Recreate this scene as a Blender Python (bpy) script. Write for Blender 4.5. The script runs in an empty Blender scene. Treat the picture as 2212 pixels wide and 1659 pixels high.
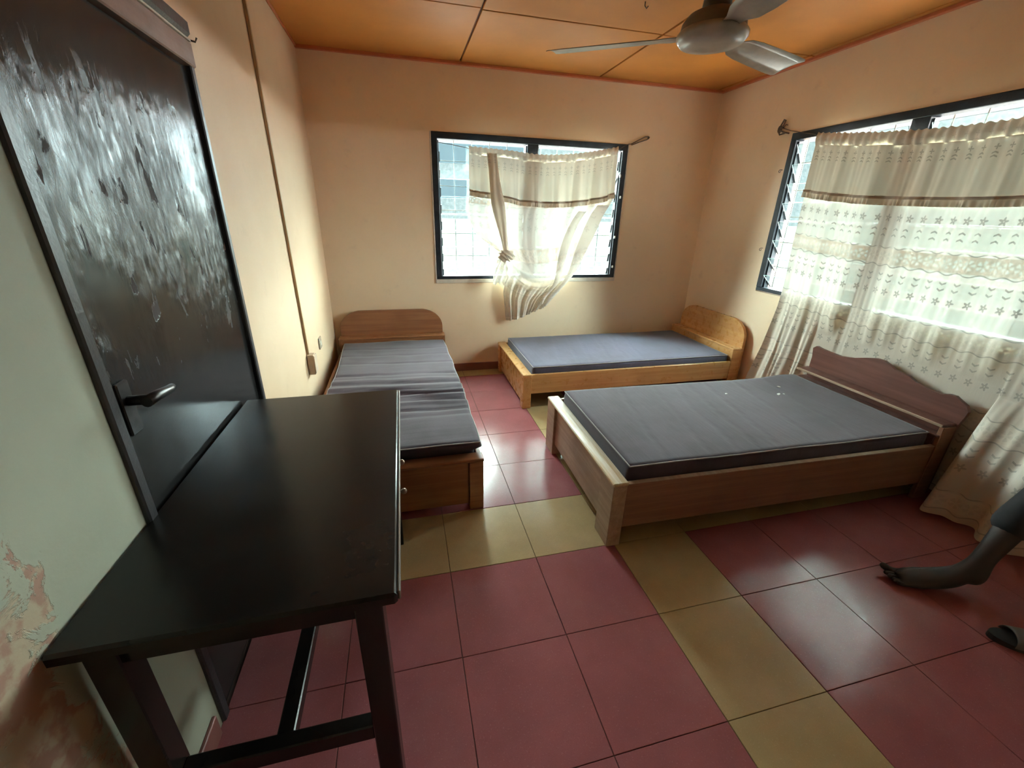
import bpy, bmesh, math, random
from mathutils import Vector, Matrix, noise as mnoise

random.seed(7)
PI = math.pi
scene = bpy.context.scene
C = scene.collection

# ------------------------------------------------------------------ camera
YAW, PITCH, ROLL, CAM_Z, FPX = 0.2536, 0.3865, 0.0254, 1.4938, 905.17
cy, sy, cp, sp = math.cos(YAW), math.sin(YAW), math.cos(PITCH), math.sin(PITCH)
fwd = Vector((sy * cp, cy * cp, -sp)); rgt = Vector((cy, -sy, 0)); upv = rgt.cross(fwd)
r2 = rgt * math.cos(ROLL) + upv * math.sin(ROLL)
u2 = -rgt * math.sin(ROLL) + upv * math.cos(ROLL)
cam_data = bpy.data.cameras.new('camera')
cam = bpy.data.objects.new('camera', cam_data); C.objects.link(cam)
M = Matrix.Identity(4)
for k, v in enumerate((r2, u2, -fwd)):
    M[0][k], M[1][k], M[2][k] = v.x, v.y, v.z
M.translation = Vector((0, 0, CAM_Z))
cam.matrix_world = M
cam_data.sensor_fit = 'HORIZONTAL'; cam_data.sensor_width = 36.0
cam_data.lens = FPX / 2212 * 36.0
cam_data.clip_start = 0.02
scene.camera = cam

# ------------------------------------------------------------------ sky, exposure
SKY = 0.95
world = bpy.data.worlds.new('overcast_sky'); scene.world = world
world.use_nodes = True
wn = world.node_tree
bg = wn.nodes['Background']
bg.inputs['Color'].default_value = (0.92, 1.0, 1.02, 1)
bg.inputs['Strength'].default_value = SKY
vs = scene.view_settings
scene.display_settings.display_device = 'sRGB'
vs.view_transform = 'Standard'; vs.look = 'None'; vs.gamma = 1.0; vs.use_curve_mapping = False
vs.exposure = 0.2
scene.cycles.use_denoising = True
scene.cycles.max_bounces = 14; scene.cycles.diffuse_bounces = 10; scene.cycles.glossy_bounces = 5
scene.cycles.transparent_max_bounces = 16; scene.cycles.transmission_bounces = 8
scene.cycles.sample_clamp_indirect = 8.0
scene.cycles.caustics_reflective = False; scene.cycles.caustics_refractive = False

# added lamp for sky brightness the camera doesn't see: very wide, between the windows
sun_d = bpy.data.lights.new('sky_stand_in', 'SUN'); sun_d.energy = 295.0; sun_d.angle = math.radians(178)
sun_d.color = (1.0, .985, .955)
sun = bpy.data.objects.new('sky_stand_in', sun_d); C.objects.link(sun)
SUN_DIR = Vector((.60, .72, .20)).normalized()
sun.rotation_euler = SUN_DIR.to_track_quat('Z', 'Y').to_euler()
sun.location = (6, 8, 6)

# ------------------------------------------------------------------ node helper
class E_:
    """a value in a node tree, with arithmetic"""
    def __init__(s, g, sock): s.g, s.s = g, sock
    def _m(s, op, *o): return s.g.m(op, s, *o)
    def __add__(s, o): return s._m('ADD', o)
    __radd__ = __add__
    def __sub__(s, o): return s._m('SUBTRACT', o)
    def __rsub__(s, o): return s.g.m('SUBTRACT', o, s)
    def __mul__(s, o): return s._m('MULTIPLY', o)
    __rmul__ = __mul__
    def __truediv__(s, o): return s._m('DIVIDE', o)
    def lt(s, o): return s._m('LESS_THAN', o)
    def gt(s, o): return s._m('GREATER_THAN', o)
    def fract(s): return s._m('FRACT')
    def abs(s): return s._m('ABSOLUTE')
    def mx(s, o): return s._m('MAXIMUM', o)
    def mn(s, o): return s._m('MINIMUM', o)
    def sin(s): return s._m('SINE')
    def cos(s): return s._m('COSINE')
    def step(s, a, b):
        n = s.g.n('ShaderNodeMapRange'); n.interpolation_type = 'SMOOTHSTEP'
        s.g.put(n.inputs['Value'], s); n.inputs['From Min'].default_value = a; n.inputs['From Max'].default_value = b
        return E_(s.g, n.outputs[0])

class G:
    def __init__(s, name):
        s.mat = bpy.data.materials.new(name); s.mat.use_nodes = True
        s.t = s.mat.node_tree; s.t.nodes.clear()
        s.out = s.t.nodes.new('ShaderNodeOutputMaterial')
    def n(s, k): return s.t.nodes.new(k)
    def put(s, inp, v):
        if isinstance(v, E_): s.t.links.new(v.s, inp)
        elif isinstance(v, bpy.types.NodeSocket): s.t.links.new(v, inp)
        elif isinstance(v, tuple) and len(v) == 3 and inp.type == 'RGBA': inp.default_value = (*v, 1)
        else: inp.default_value = v
    def m(s, op, a, b=None, c=None):
        n = s.n('ShaderNodeMath'); n.operation = op
        for i, v in enumerate((a, b, c)):
            if v is not None: s.put(n.inputs[i], v)
        return E_(s, n.outputs[0])
    def coord(s, kind='Object'):
        return s.n('ShaderNodeTexCoord').outputs[kind]
    def xyz(s, vec):
        n = s.n('ShaderNodeSeparateXYZ'); s.put(n.inputs[0], vec)
        return [E_(s, o) for o in n.outputs]
    def scale(s, vec, sc):
        n = s.n('ShaderNodeMapping'); s.put(n.inputs[0], vec); n.inputs['Scale'].default_value = sc
        return n.outputs[0]
    def noise(s, vec, sc, det=4, rough=.55, dist=0):
        n = s.n('ShaderNodeTexNoise'); s.put(n.inputs['Vector'], vec)
        n.inputs['Scale'].default_value = sc; n.inputs['Detail'].default_value = det
        n.inputs['Roughness'].default_value = rough; n.inputs['Distortion'].default_value = dist
        return E_(s, n.outputs[0])
    def mix(s, f, a, b):
        n = s.n('ShaderNodeMix'); n.data_type = 'RGBA'
        s.put(n.inputs[0], f); s.put(n.inputs[6], a); s.put(n.inputs[7], b)
        return n.outputs[2]
    def bump(s, h, strength=.2, dist=.01, normal=None):
        n = s.n('ShaderNodeBump'); s.put(n.inputs['Height'], h)
        n.inputs['Strength'].default_value = strength; n.inputs['Distance'].default_value = dist
        if normal is not None: s.put(n.inputs['Normal'], normal)
        return n.outputs[0]
    def bsdf(s, color, rough=.5, normal=None, **kw):
        n = s.n('ShaderNodeBsdfPrincipled')
        s.put(n.inputs['Base Color'], color); s.put(n.inputs['Roughness'], rough)
        if normal is not None: s.put(n.inputs['Normal'], normal)
        for k, v in kw.items(): s.put(n.inputs[k.replace('_', ' ')], v)
        return n.outputs[0]
    def node(s, k, **kw):
        n = s.n(k)
        for a, v in kw.items(): s.put(n.inputs[a], v)
        return n.outputs[0]
    def mixs(s, f, a, b):
        n = s.n('ShaderNodeMixShader'); s.put(n.inputs[0], f)
        s.t.links.new(a, n.inputs[1]); s.t.links.new(b, n.inputs[2]); return n.outputs[0]
    def done(s, sh):
        s.t.links.new(sh, s.out.inputs[0]); return s.mat

def lin(r, g, b):
    f = lambda c: (c / 255) / 12.92 if c / 255 <= .04045 else ((c / 255 + .055) / 1.055) ** 2.4
    return (f(r), f(g), f(b))

# ------------------------------------------------------------------ materials
def m_plain(name, col, rough=.5, var=.12, scale=6., bump=0., **kw):
    g = G(name); co = g.coord()
    nz = g.noise(co, scale)
    dark = tuple(c * (1 - var) for c in col); light = tuple(min(1, c * (1 + var)) for c in col)
    c = g.mix(nz.step(.3, .7), dark, light)
    nrm = g.bump(g.noise(co, scale * 12), bump, .004) if bump else None
    return g.done(g.bsdf(c, rough, nrm, **kw))

def m_wall(name, col, stain, near=None):
    g = G(name); co = g.coord()
    x, y, z = g.xyz(co)
    big = g.noise(co, 1.3, 5, .6); fine = g.noise(co, 9, 6, .6)
    c = g.mix(big.step(.35, .75), col, tuple(a * b for a, b in zip(col, (.93, .9, .86))))
    # grime and scuffs
    low = (fine.step(.58, .78)) * .35
    c = g.mix(low, c, stain)
    h = g.noise(co, 60, 4, .6) * .5 + g.noise(co, 5, 3) * .5
    nrm = g.bump(h, .25, .004)
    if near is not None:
        # dimmer, greener light put into the colour before the door; paint flaking low down
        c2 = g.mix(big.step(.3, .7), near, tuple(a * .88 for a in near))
        flake_n = g.noise(co, 9, 7, .68, .6)
        d = ((y - .70) * 2.2).mx((z - .93) * 2.)
        flake = (flake_n - d.mx(-.12) * .9 - .50).step(.0, .04)
        pk = g.mix(g.noise(co, 14, 5).step(.45, .55), lin(158, 126, 110), lin(172, 157, 134))
        c2 = g.mix(flake, c2, pk)
        nrm2 = g.bump(flake, .6, -.003, nrm)
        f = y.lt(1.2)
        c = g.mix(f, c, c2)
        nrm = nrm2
    return g.done(g.bsdf(c, .72, nrm, Specular_IOR_Level=.3))

def m_wood(name, col_a, col_b, axis='X', rough=.38, scale=1., worn=None, coat=0.):
    g = G(name); co = g.coord()
    sc = {'X': (.6, 14, 14), 'Y': (14, .6, 14), 'Z': (14, 14, .6)}[axis]
    v = g.scale(co, tuple(s * scale for s in sc))
    w = g.noise(v, 2.2, 6, .62, .5)
    blot = g.noise(co, 3., 3)
    c = g.mix(w.step(.3, .72), col_a, col_b)
    c = g.mix(blot.step(.45, .8) * .45, c, tuple(a * .6 for a in col_a))
    if worn is not None:
        c = g.mix(g.noise(g.scale(co, tuple(s * .5 for s in sc)), 3, 6, .7).step(.42, .6), c, worn)
    nrm = g.bump(w, .05, .003)
    return g.done(g.bsdf(c, g.noise(co, 20, 3).step(.2, .9) * .2 + (rough - .08), nrm, Coat_Weight=coat, Coat_Roughness=.15))

def m_tile(name, col, fleck):
    g = G(name); co = g.coord('Object')
    oi = g.n('ShaderNodeObjectInfo')
    mp = g.n('ShaderNodeVectorMath'); mp.operation = 'ADD'
    g.put(mp.inputs[0], co); g.put(mp.inputs[1], oi.outputs['Location'])
    co = mp.outputs[0]
    a = g.noise(co, 160, 2, .7); b = g.noise(co, 3.2, 5, .6); s = g.noise(co, 420, 1)
    rnd = E_(g, oi.outputs['Random'])
    c = g.mix(b.step(.3, .75), tuple(x * .86 for x in col), tuple(min(1, x * 1.1) for x in col))
    c = g.mix(rnd * .25, c, tuple(x * .8 for x in col))
    c = g.mix(a.step(.6, .7) * .5, c, fleck)
    c = g.mix(s.step(.62, .7) * .35, c, tuple(x * .5 for x in col))
    dust = g.noise(co, 2.1, 6, .65)
    c = g.mix(dust.step(.45, .85) * .12, c, lin(190, 170, 165))
    r = dust.step(.3, .8) * .10 + .15
    nrm = g.bump(b, .06, .01)
    return g.done(g.bsdf(c, r, nrm, Specular_IOR_Level=.33))

def m_door(name):
    g = G(name); co = g.coord()
    x, y, z = g.xyz(co)
    v = g.scale(co, (1, 13, 4.2))
    chips = g.noise(v, 1.55, 5, .62, .4)
    patch = g.noise(co, 3.0, 3)
    zone = (z - 1.0).step(0, .25) * (1.85 - z).step(0, .3)
    peel = (chips + patch * .18).step(.69, .72) * zone
    ripple = g.noise(g.scale(co, (1, 24, 10)), 2.0, 7, .72, .8)
    wave = g.noise(co, 4, 3)
    h = (ripple * patch.step(.34, .55) * zone) * 1.7 + wave * .9 - peel * .8
    nrm = g.bump(h, .34, .006)
    c = g.mix(peel, lin(34, 33, 34), lin(52, 34, 28))
    c = g.mix(g.noise(co, 2.2, 4).step(.4, .8) * .6, c, lin(46, 44, 42))
    return g.done(g.bsdf(c, peel * .6 + .13 + wave.step(.3, .8) * .07, nrm, Specular_IOR_Level=.32))

def m_fabric(name, col, col2):
    g = G(name); co = g.coord()
    b = g.noise(co, 4.5, 5, .6)
    thread = g.noise(g.scale(co, (60, 420, 60)), 1.0, 2)
    thread2 = g.noise(g.scale(co, (420, 60, 60)), 1.0, 2)
    c = g.mix(b.step(.3, .75), col, col2)
    c = g.mix((thread + thread2).step(.8, 1.3) * .25, c, tuple(x * .7 for x in col))
    st = g.noise(co, 1.7, 6, .7)
    c = g.mix(st.step(.62, .85) * .3, c, lin(120, 108, 100))
    crease = g.noise(g.scale(co, (26, 1.6, 8)), 1.0, 5, .62, .6)
    h = crease * .8 + (thread + thread2) * .15
    return g.done(g.bsdf(c, .9, g.bump(h, .3, .006), Specular_IOR_Level=.15, Sheen_Weight=.25))

def m_glass(name):
    g = G(name); co = g.coord()
    pat = g.noise(co, 34, 3, .6); big = g.noise(co, 3.5, 3)
    nrm = g.bump(pat, .35, .004)
    tint = g.mix(pat.step(.25, .75), (.74, .86, .85), (.88, .96, .95))
    tint = g.mix(big.step(.45, .8) * .5, tint, (.72, .84, .82))
    tr = g.node('ShaderNodeBsdfTransparent', Color=tint)
    gl = g.node('ShaderNodeBsdfGlossy', Color=(.8, .9, .9), Roughness=.12, Normal=nrm)
    return g.done(g.mixs(.06, tr, gl))

def m_clear(name):
    g = G(name)
    tr = g.node('ShaderNodeBsdfTransparent', Color=(.62, .76, .80))
    gl = g.node('ShaderNodeBsdfGlossy', Color=(.8, .9, .9), Roughness=.03)
    return g.done(g.mixs(.08, tr, gl))

def m_cloth(name, col, tcol, clear, offset, period=.395, band=.115, lace=True, cell=.085, es=1.):
    """sheer embroidered cloth; UV is metres along and down the cloth"""
    g = G(name)
    uv = g.coord('UV')
    u, v, _ = g.xyz(uv)
    emb = None
    if lace:
        vv = ((v - offset) / period).fract() * period          # distance below each band's top
        wob = (u * (2 * PI / .115)).sin() * .007
        l1 = ((vv - wob - .004).abs()).lt(.0032)
        l2 = ((vv - wob - band + .004).abs()).lt(.0032)
        inband = vv.gt(.012) * vv.lt(band - .012)
        # eyelet flowers inside the band
        ex = ((u / .062).fract() - .5) * .062; ey = (vv - band * .5)
        er = g.m('SQRT', ex * ex + ey * ey); ea = g.m('ARCTAN2', ey, ex)
        pet = er.lt(.029) * er.gt(.008) * (ea * 5.).cos().gt(-.25)
        # flower row and the chevrons under each band; upside down above the first one
        first = v.lt(offset - .004)
        fx = ((u / cell + .3).fract() - .5) * cell; fy = vv - (band + .150)
        fr = g.m('SQRT', fx * fx + fy * fy); fa = g.m('ARCTAN2', fy, fx)
        flo = fr.lt(.0165 + (fa * 5.).cos() * .0070) * fr.gt(.0035)
        cx = fx.abs(); ch = vv + cx * .55
        chev = ((ch - (band + .055)).abs().lt(.005)).mx((ch - (band + .09)).abs().lt(.005)) * cx.lt(.019)
        fy2 = v - (offset - .165); fr2 = g.m('SQRT', fx * fx + fy2 * fy2); fa2 = g.m('ARCTAN2', fy2, fx)
        flo2 = fr2.lt(.0165 + (fa2 * 5. + 1.).cos() * .0070) * fr2.gt(.0035)
        cv2 = v - cx * .55
        chev2 = ((cv2 - (offset - .105)).abs().lt(.0045)).mx((cv2 - (offset - .07)).abs().lt(.0045)) * cx.lt(.017)
        emb = l1.mx(l2).mx((1.0 - first) * flo.mx(chev)).mx(first * flo2.mx(chev2))
        dense = inband * (1.0 - pet)
    else:
        # one row of small sprigs near the top of the valance
        fx = ((u / .07).fract() - .5) * .07; fy = v - .045
        fr = g.m('SQRT', fx * fx + fy * fy); fa = g.m('ARCTAN2', fy, fx)
        flo = fr.lt(.009 + (fa * 4.).cos() * .006)
        cv = v - fx.abs() * .5
        chev = ((cv - .07).abs().lt(.004)).mx((cv - .088).abs().lt(.004)) * fx.abs().lt(.014)
        emb = flo.mx(chev); dense = u * 0.0
    emb = emb * es
    dirt = g.noise(uv, 2.4, 6, .65)
    c = g.mix(dirt.step(.5, .78) * .4, col, tuple(a * b for a, b in zip(col, (.86, .76, .64))))
    tc = g.mix(dirt.step(.5, .8) * .45, tcol, tuple(a * b for a, b in zip(tcol, (.82, .72, .6))))
    c = g.mix(emb, c, tuple(x * .62 for x in col))
    tc = g.mix(dense, tc, tuple(a * b for a, b in zip(tcol, (.84, .74, .67))))
    tc = g.mix(emb, tc, tuple(x * .5 for x in tcol))
    weave = g.noise(g.scale(uv, (400, 400, 1)), 1, 1)
    wr = g.noise(g.scale(uv, (30, 5, 1)), 1, 4, .6)
    nrm = g.bump(weave * .2 + wr + emb * .4, .25, .004)
    df = g.node('ShaderNodeBsdfDiffuse', Color=c, Normal=nrm)
    tl = g.node('ShaderNodeBsdfTranslucent', Color=tc)
    add = g.n('ShaderNodeAddShader'); g.t.links.new(df, add.inputs[0]); g.t.links.new(tl, add.inputs[1])
    tr = g.node('ShaderNodeBsdfTransparent', Color=(1, 1, 1))
    cl = (1.0 - emb.mx(dense)) * clear
    return g.done(g.mixs(cl, add.outputs[0], tr))

PEACH = (.87, .70, .505)
MAT = {}
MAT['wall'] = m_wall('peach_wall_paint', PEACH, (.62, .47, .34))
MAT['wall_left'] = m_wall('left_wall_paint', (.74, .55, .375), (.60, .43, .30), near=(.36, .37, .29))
MAT['ceil'] = m_plain('orange_ceiling_paint', (.49, .18, .028), .55, .10, 2.0, .1)
MAT['ceil_dark'] = m_plain('ceiling_joint_brown', (.16, .06, .02), .8)
MAT['cornice'] = m_plain('ceiling_edge_batten_paint', (.48, .14, .055), .5, .1, 5)
MAT['tile_red'] = m_tile('red_terrazzo_tile', (.325, .106, .115), (.43, .18, .19))
MAT['tile_cream'] = m_tile('cream_terrazzo_tile', (.46, .335, .17), (.56, .43, .255))
MAT['grout'] = m_plain('dark_floor_joint', (.12, .07, .06), .85)
MAT['skirt'] = m_plain('brown_red_skirting_paint', (.22, .08, .065), .45, .12, 8)
MAT['door'] = m_door('black_door_paint')
MAT['jamb'] = m_plain('dark_jamb_paint', (.030, .027, .030), .35, .3, 9, .2)
MAT['header'] = m_wood('brown_door_head_wood', (.20, .105, .07), (.28, .16, .11), 'Y', .45)
MAT['blackmetal'] = m_plain('dark_worn_metal', (.05, .045, .045), .35, .3, 30, 0, Metallic=.8)
MAT['frame'] = m_plain('blue_black_window_paint', (.017, .021, .030), .5, .3, 12, .3, Specular_IOR_Level=.25)
MAT['plaster'] = m_plain('pale_reveal_plaster', (.62, .56, .48), .8, .1, 14, .2)
MAT['gedge'] = m_plain('green_ground_glass_edge', (.30, .40, .38), .4)
MAT['bars'] = m_plain('grey_steel_bar', (.12, .13, .13), .5, .2, 20, 0, Metallic=.3)
MAT['glass'] = m_glass('frosted_louvre_glass')
MAT['clear'] = m_clear('clear_louvre_glass')
MAT['clip'] = m_plain('aluminium_louvre_clip', (.75, .77, .78), .35, .1, 20, 0, Metallic=.9)
MAT['oak'] = m_wood('honey_varnished_wood', (.56, .28, .095), (.70, .40, .16), 'X', .32, coat=.4)
MAT['oak_y'] = m_wood('honey_varnished_wood_across', (.56, .28, .095), (.70, .40, .16), 'Y', .32, coat=.4)
MAT['oak_end'] = m_wood('honey_varnished_panel', (.56, .28, .095), (.66, .37, .14), 'Y', .3, .8, coat=.4)
MAT['brown'] = m_wood('mid_brown_bed_wood', (.23, .095, .04), (.33, .15, .065), 'X', .4)
MAT['brown_y'] = m_wood('mid_brown_bed_wood_across', (.25, .10, .045), (.36, .16, .07), 'Y', .4)
MAT['walnut'] = m_wood('dark_walnut_wood', (.20, .095, .06), (.29, .15, .095), 'X', .36)
MAT['walnut_y'] = m_wood('red_walnut_headboard_wood', (.13, .052, .040), (.19, .080, .062), 'Y', .36)
MAT['ash'] = m_wood('worn_pale_brown_wood', (.34, .235, .16), (.46, .34, .24), 'Y', .45)
MAT['capwood'] = m_wood('scuffed_pale_cap_wood', (.50, .36, .18), (.60, .46, .26), 'Y', .4, worn=(.74, .68, .55))
MAT['slat'] = m_wood('raw_slat_wood', (.30, .19, .10), (.42, .29, .17), 'Y', .7)
MAT['fabric'] = m_fabric('grey_blue_mattress_cloth', lin(89, 85, 106), lin(77, 73, 89))
MAT['fabric_warm'] = m_fabric('grey_brown_mattress_cloth', lin(76, 63, 75), lin(61, 50, 59))
MAT['piping'] = m_plain('mattress_piping_cloth', lin(150, 146, 146), .9)
MAT['desk'] = m_plain('black_stained_desk_wood', (.014, .0115, .0105), .24, .35, 5, .03, Specular_IOR_Level=.34)
MAT['desk_edge'] = m_wood('scuffed_desk_edge', (.05, .030, .02), (.22, .15, .10), 'Y', .35)
MAT['sill'] = m_plain('weathered_grey_sill', (.010, .010, .010), .95, .2, 6, 0, Specular_IOR_Level=.1)
MAT['bronze'] = m_plain('worn_bronze', (.28, .20, .15), .3, .2, 30, 0, Metallic=.9)
MAT['conduit'] = m_plain('brown_trunking_paint', (.48, .33, .18), .5)
MAT['socket'] = m_plain('buff_plastic', (.62, .46, .33), .4)
MAT['fan'] = m_plain('grey_cream_enamel', (.46, .43, .38), .28, .2, 9)
MAT['fan_dark'] = m_plain('brown_grey_fan_enamel', (.20, .17, .14), .4, .2, 9)
MAT['wire'] = m_plain('rusty_wire', (.10, .07, .05), .6, .3, 40)
MAT['sheer'] = m_cloth('sheer_embroidered_cloth', (.70, .66, .58), (.023, .022, .0195), .10, .29)
MAT['valance'] = m_cloth('cream_valance_cloth', (.66, .60, .48), (.0058, .0054, .0042), .02, 0, lace=False)
MAT['sheer_small'] = m_cloth('small_sheer_embroidered_cloth', (.72, .66, .58), (.030, .028, .0255), .16, .02, .36, .10, es=.45)
MAT['valance_small'] = m_cloth('small_cream_valance_cloth', (.68, .60, .49), (.019, .0168, .0132), .04, 0, lace=False, es=.6)
MAT['head'] = m_cloth('gathered_header_cloth', (.60, .54, .44), (.0055, .005, .004), .0, 0, lace=False, es=.4)
MAT['trim'] = m_plain('brown_valance_braid', (.34, .27, .21), .85)
MAT['skin'] = m_plain('dark_brown_skin', (.026, .014, .011), .65, .15, 12)
MAT['trousers'] = m_plain('charcoal_trouser_cloth', (.012, .011, .013), .9, .2, 20)
MAT['shirt'] = m_plain('dark_blue_shirt_cloth', (.05, .06, .10), .9, .2, 20)
MAT['hair'] = m_plain('black_hair', (.012, .010, .010), .8)
MAT['eye'] = m_plain('eye_white', (.7, .68, .65), .3)
MAT['rubber'] = m_plain('black_slipper_rubber', (.014, .012, .013), .6, .3, 30)
MAT['strap'] = m_plain('grey_slipper_strap', (.10, .09, .09), .5)
MAT['flake'] = m_plain('white_paint_flake', (.8, .79, .76), .7)
MAT['ground'] = m_plain('pale_sandy_ground', (.029, .033, .029), .9, .2, 1.5, 0, Specular_IOR_Level=0.)
MAT['bounce_slab'] = m_plain('pale_bounce_concrete', (.30, .295, .28), .9, .15, 1.5, 0, Specular_IOR_Level=0.)

# ------------------------------------------------------------------ mesh helpers
def link(name, me, mats, parent=None, smooth=False):
    o = bpy.data.objects.new(name, me); C.objects.link(o)
    for m in (mats if isinstance(mats, (list, tuple)) else [mats]): me.materials.append(m)
    if parent is not None: o.parent = parent
    if smooth:
        for p in me.polygons: p.use_smooth = True
    return o

def obj(name, bm, mats, parent=None, smooth=False):
    me = bpy.data.meshes.new(name)
    bmesh.ops.recalc_face_normals(bm, faces=bm.faces)
    bm.to_mesh(me); bm.free()
    return link(name, me, mats, parent, smooth)

def box(bm, x0, x1, y0, y1, z0, z1, bev=0., mi=0):
    b = bmesh.new()
    bmesh.ops.create_cube(b, size=1)
    for v in b.verts:
        v.co = Vector(((x0 + x1) / 2 + v.co.x * (x1 - x0), (y0 + y1) / 2 + v.co.y * (y1 - y0), (z0 + z1) / 2 + v.co.z * (z1 - z0)))
    if bev: bmesh.ops.bevel(b, geom=b.edges[:], offset=bev, segments=1, affect='EDGES', profile=.5)
    merge(bm, b, mi)
    return bm

def merge(bm, b, mi=0):
    b.verts.index_update()
    vs_ = [bm.verts.new(v.co) for v in b.verts]
    for f in b.faces:
        nf = bm.faces.new([vs_[v.index] for v in f.verts]); nf.material_index = mi; nf.smooth = f.smooth
    b.free()

def B(x0, x1, y0, y1, z0, z1, bev=0.):
    return box(bmesh.new(), x0, x1, y0, y1, z0, z1, bev)

def tube(bm, pts, rad, n=8, cap=True, mi=0):
    pts = [Vector(p) for p in pts]
    rads = rad if isinstance(rad, (list, tuple)) else [rad] * len(pts)
    rings = []
    prev = None
    for i, p in enumerate(pts):
        d = (pts[min(i + 1, len(pts) - 1)] - pts[max(i - 1, 0)])
        d = d.normalized() if d.length > 1e-9 else Vector((0, 0, 1))
        if prev is None:
            a = Vector((0, 0, 1)) if abs(d.z) < .9 else Vector((1, 0, 0))
            s = d.cross(a).normalized()
        else:
            s = (prev - d * prev.dot(d)).normalized()
        prev = s
        t = d.cross(s)
        rings.append([bm.verts.new(p + (s * math.cos(2 * PI * k / n) + t * math.sin(2 * PI * k / n)) * rads[i]) for k in range(n)])
    for a, b in zip(rings, rings[1:]):
        for k in range(n):
            f = bm.faces.new((a[k], a[(k + 1) % n], b[(k + 1) % n], b[k])); f.smooth = True; f.material_index = mi
    if cap:
        bm.faces.new(rings[0][::-1]).material_index = mi; bm.faces.new(rings[-1]).material_index = mi
    return bm

def lathe(bm, prof, cx=0, cy_=0, n=32, mi=0):
    rings = []
    for r, z in prof:
        if r < 1e-6: rings.append([bm.verts.new((cx, cy_, z))])
        else: rings.append([bm.verts.new((cx + r * math.cos(2 * PI * k / n), cy_ + r * math.sin(2 * PI * k / n), z)) for k in range(n)])
    for a, b in zip(rings, rings[1:]):
        for k in range(n):
            k2 = (k + 1) % n
            if len(a) == 1 and len(b) == 1: continue
            if len(a) == 1: vs_ = (a[0], b[k], b[k2])
            elif len(b) == 1: vs_ = (a[k], b[0], a[k2])
            else: vs_ = (a[k], b[k], b[k2], a[k2])
            f = bm.faces.new(vs_); f.smooth = True; f.material_index = mi
    return bm

def prism_x(bm, yz, x0, x1, bev=0.):
    b = bmesh.new()
    a = [b.verts.new((x0, y, z)) for y, z in yz]; c = [b.verts.new((x1, y, z)) for y, z in yz]
    n = len(yz)
    b.faces.new(a); b.faces.new(c[::-1])
    for i in range(n): b.faces.new((a[i], c[i], c[(i + 1) % n], a[(i + 1) % n]))
    merge(bm, b)
    return bm

def grid_mesh(name, fn, nu, nv, mats, parent=None, thick=0.):
    """fn(s, t) -> (co, uv)"""
    me = bpy.data.meshes.new(name)
    co, uvs = [], []
    for j in range(nv + 1):
        for i in range(nu + 1):
            p, w = fn(i / nu, j / nv); co.append(p); uvs.append(w)
    fs = [(j * (nu + 1) + i, j * (nu + 1) + i + 1, (j + 1) * (nu + 1) + i + 1, (j + 1) * (nu + 1) + i) for j in range(nv) for i in range(nu)]
    me.from_pydata(co, [], fs)
    ul = me.uv_layers.new(name='UVMap')
    for l in me.loops: ul.data[l.index].uv = uvs[l.vertex_index]
    o = link(name, me, mats, parent, True)
    if thick:
        sm = o.modifiers.new('cloth_thickness', 'SOLIDIFY'); sm.thickness = thick
    return o

def tag(o, label=None, cat=None, group=None, kind=None):
    for k, v in (('label', label), ('category', cat), ('group', group), ('kind', kind)):
        if v: o[k] = v
    return o

def thing(name, label, cat, loc=(0, 0, 0), rz=0., group=None):
    o = bpy.data.objects.new(name, None); C.objects.link(o)
    o.location = loc; o.rotation_euler = (0, 0, rz); o.empty_display_size = .05
    return tag(o, label, cat, group)

def interp(pts, t):
    if t <= pts[0][0]: return pts[0][1:]
    for a, b in zip(pts, pts[1:]):
        if t <= b[0]:
            k = (t - a[0]) / (b[0] - a[0])
            return tuple(p + (q - p) * k for p, q in zip(a[1:], b[1:]))
    return pts[-1][1:]

def smooth_interp(pts, t):
    """Catmull-Rom over (t, values...)"""
    if t <= pts[0][0]: return pts[0][1:]
    if t >= pts[-1][0]: return pts[-1][1:]
    for i in range(len(pts) - 1):
        a, b = pts[i], pts[i + 1]
        if t <= b[0]:
            k = (t - a[0]) / (b[0] - a[0])
            p0 = pts[max(i - 1, 0)]; p3 = pts[min(i + 2, len(pts) - 1)]
            out = []
            for d in range(1, len(a)):
                m1 = (b[d] - p0[d]) / max(b[0] - p0[0], 1e-6) * (b[0] - a[0])
                m2 = (p3[d] - a[d]) / max(p3[0] - a[0], 1e-6) * (b[0] - a[0])
                h = k * k
                out.append((2 * k * h - 3 * h + 1) * a[d] + (k * h - 2 * h + k) * m1 + (-2 * k * h + 3 * h) * b[d] + (k * h - h) * m2)
            return tuple(out)

# ------------------------------------------------------------------ room shell
XL, XR, YB, YF, H = -.6475, 2.984, 4.0, -1.15, 2.5855
T = .16
# floor
fl = tag(obj('floor', B(XL - T, XR + T, YF - T, YB + T, -.12, -.006), MAT['grout']), kind='structure')
TX0, TY0, TS = .5097, 1.4371, .4
tile_cache = {}
for i in range(-3, 7):
    for j in range(-7, 7):
        x0, x1 = max(TX0 + i * TS, XL), min(TX0 + (i + 1) * TS, XR)
        y0, y1 = max(TY0 + j * TS, YF), min(TY0 + (j + 1) * TS, YB)
        if x1 - x0 < .02 or y1 - y0 < .02: continue
        cream = (i == 1) or (j % 6 == 0)
        key = (round(x1 - x0, 4), round(y1 - y0, 4), cream)
        if key not in tile_cache:
            w, d = (x1 - x0) / 2 - .0011, (y1 - y0) / 2 - .0011
            me = bpy.data.meshes.new('tile'); bm = B(-w, w, -d, d, -.006, 0, .0011); bm.to_mesh(me); bm.free()
            me.materials.append(MAT['tile_cream' if cream else 'tile_red']); tile_cache[key] = me
        o = bpy.data.objects.new('tile', tile_cache[key]); C.objects.link(o)
        o.location = ((x0 + x1) / 2, (y0 + y1) / 2, random.uniform(-.0008, 0.0)); o.parent = fl

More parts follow.
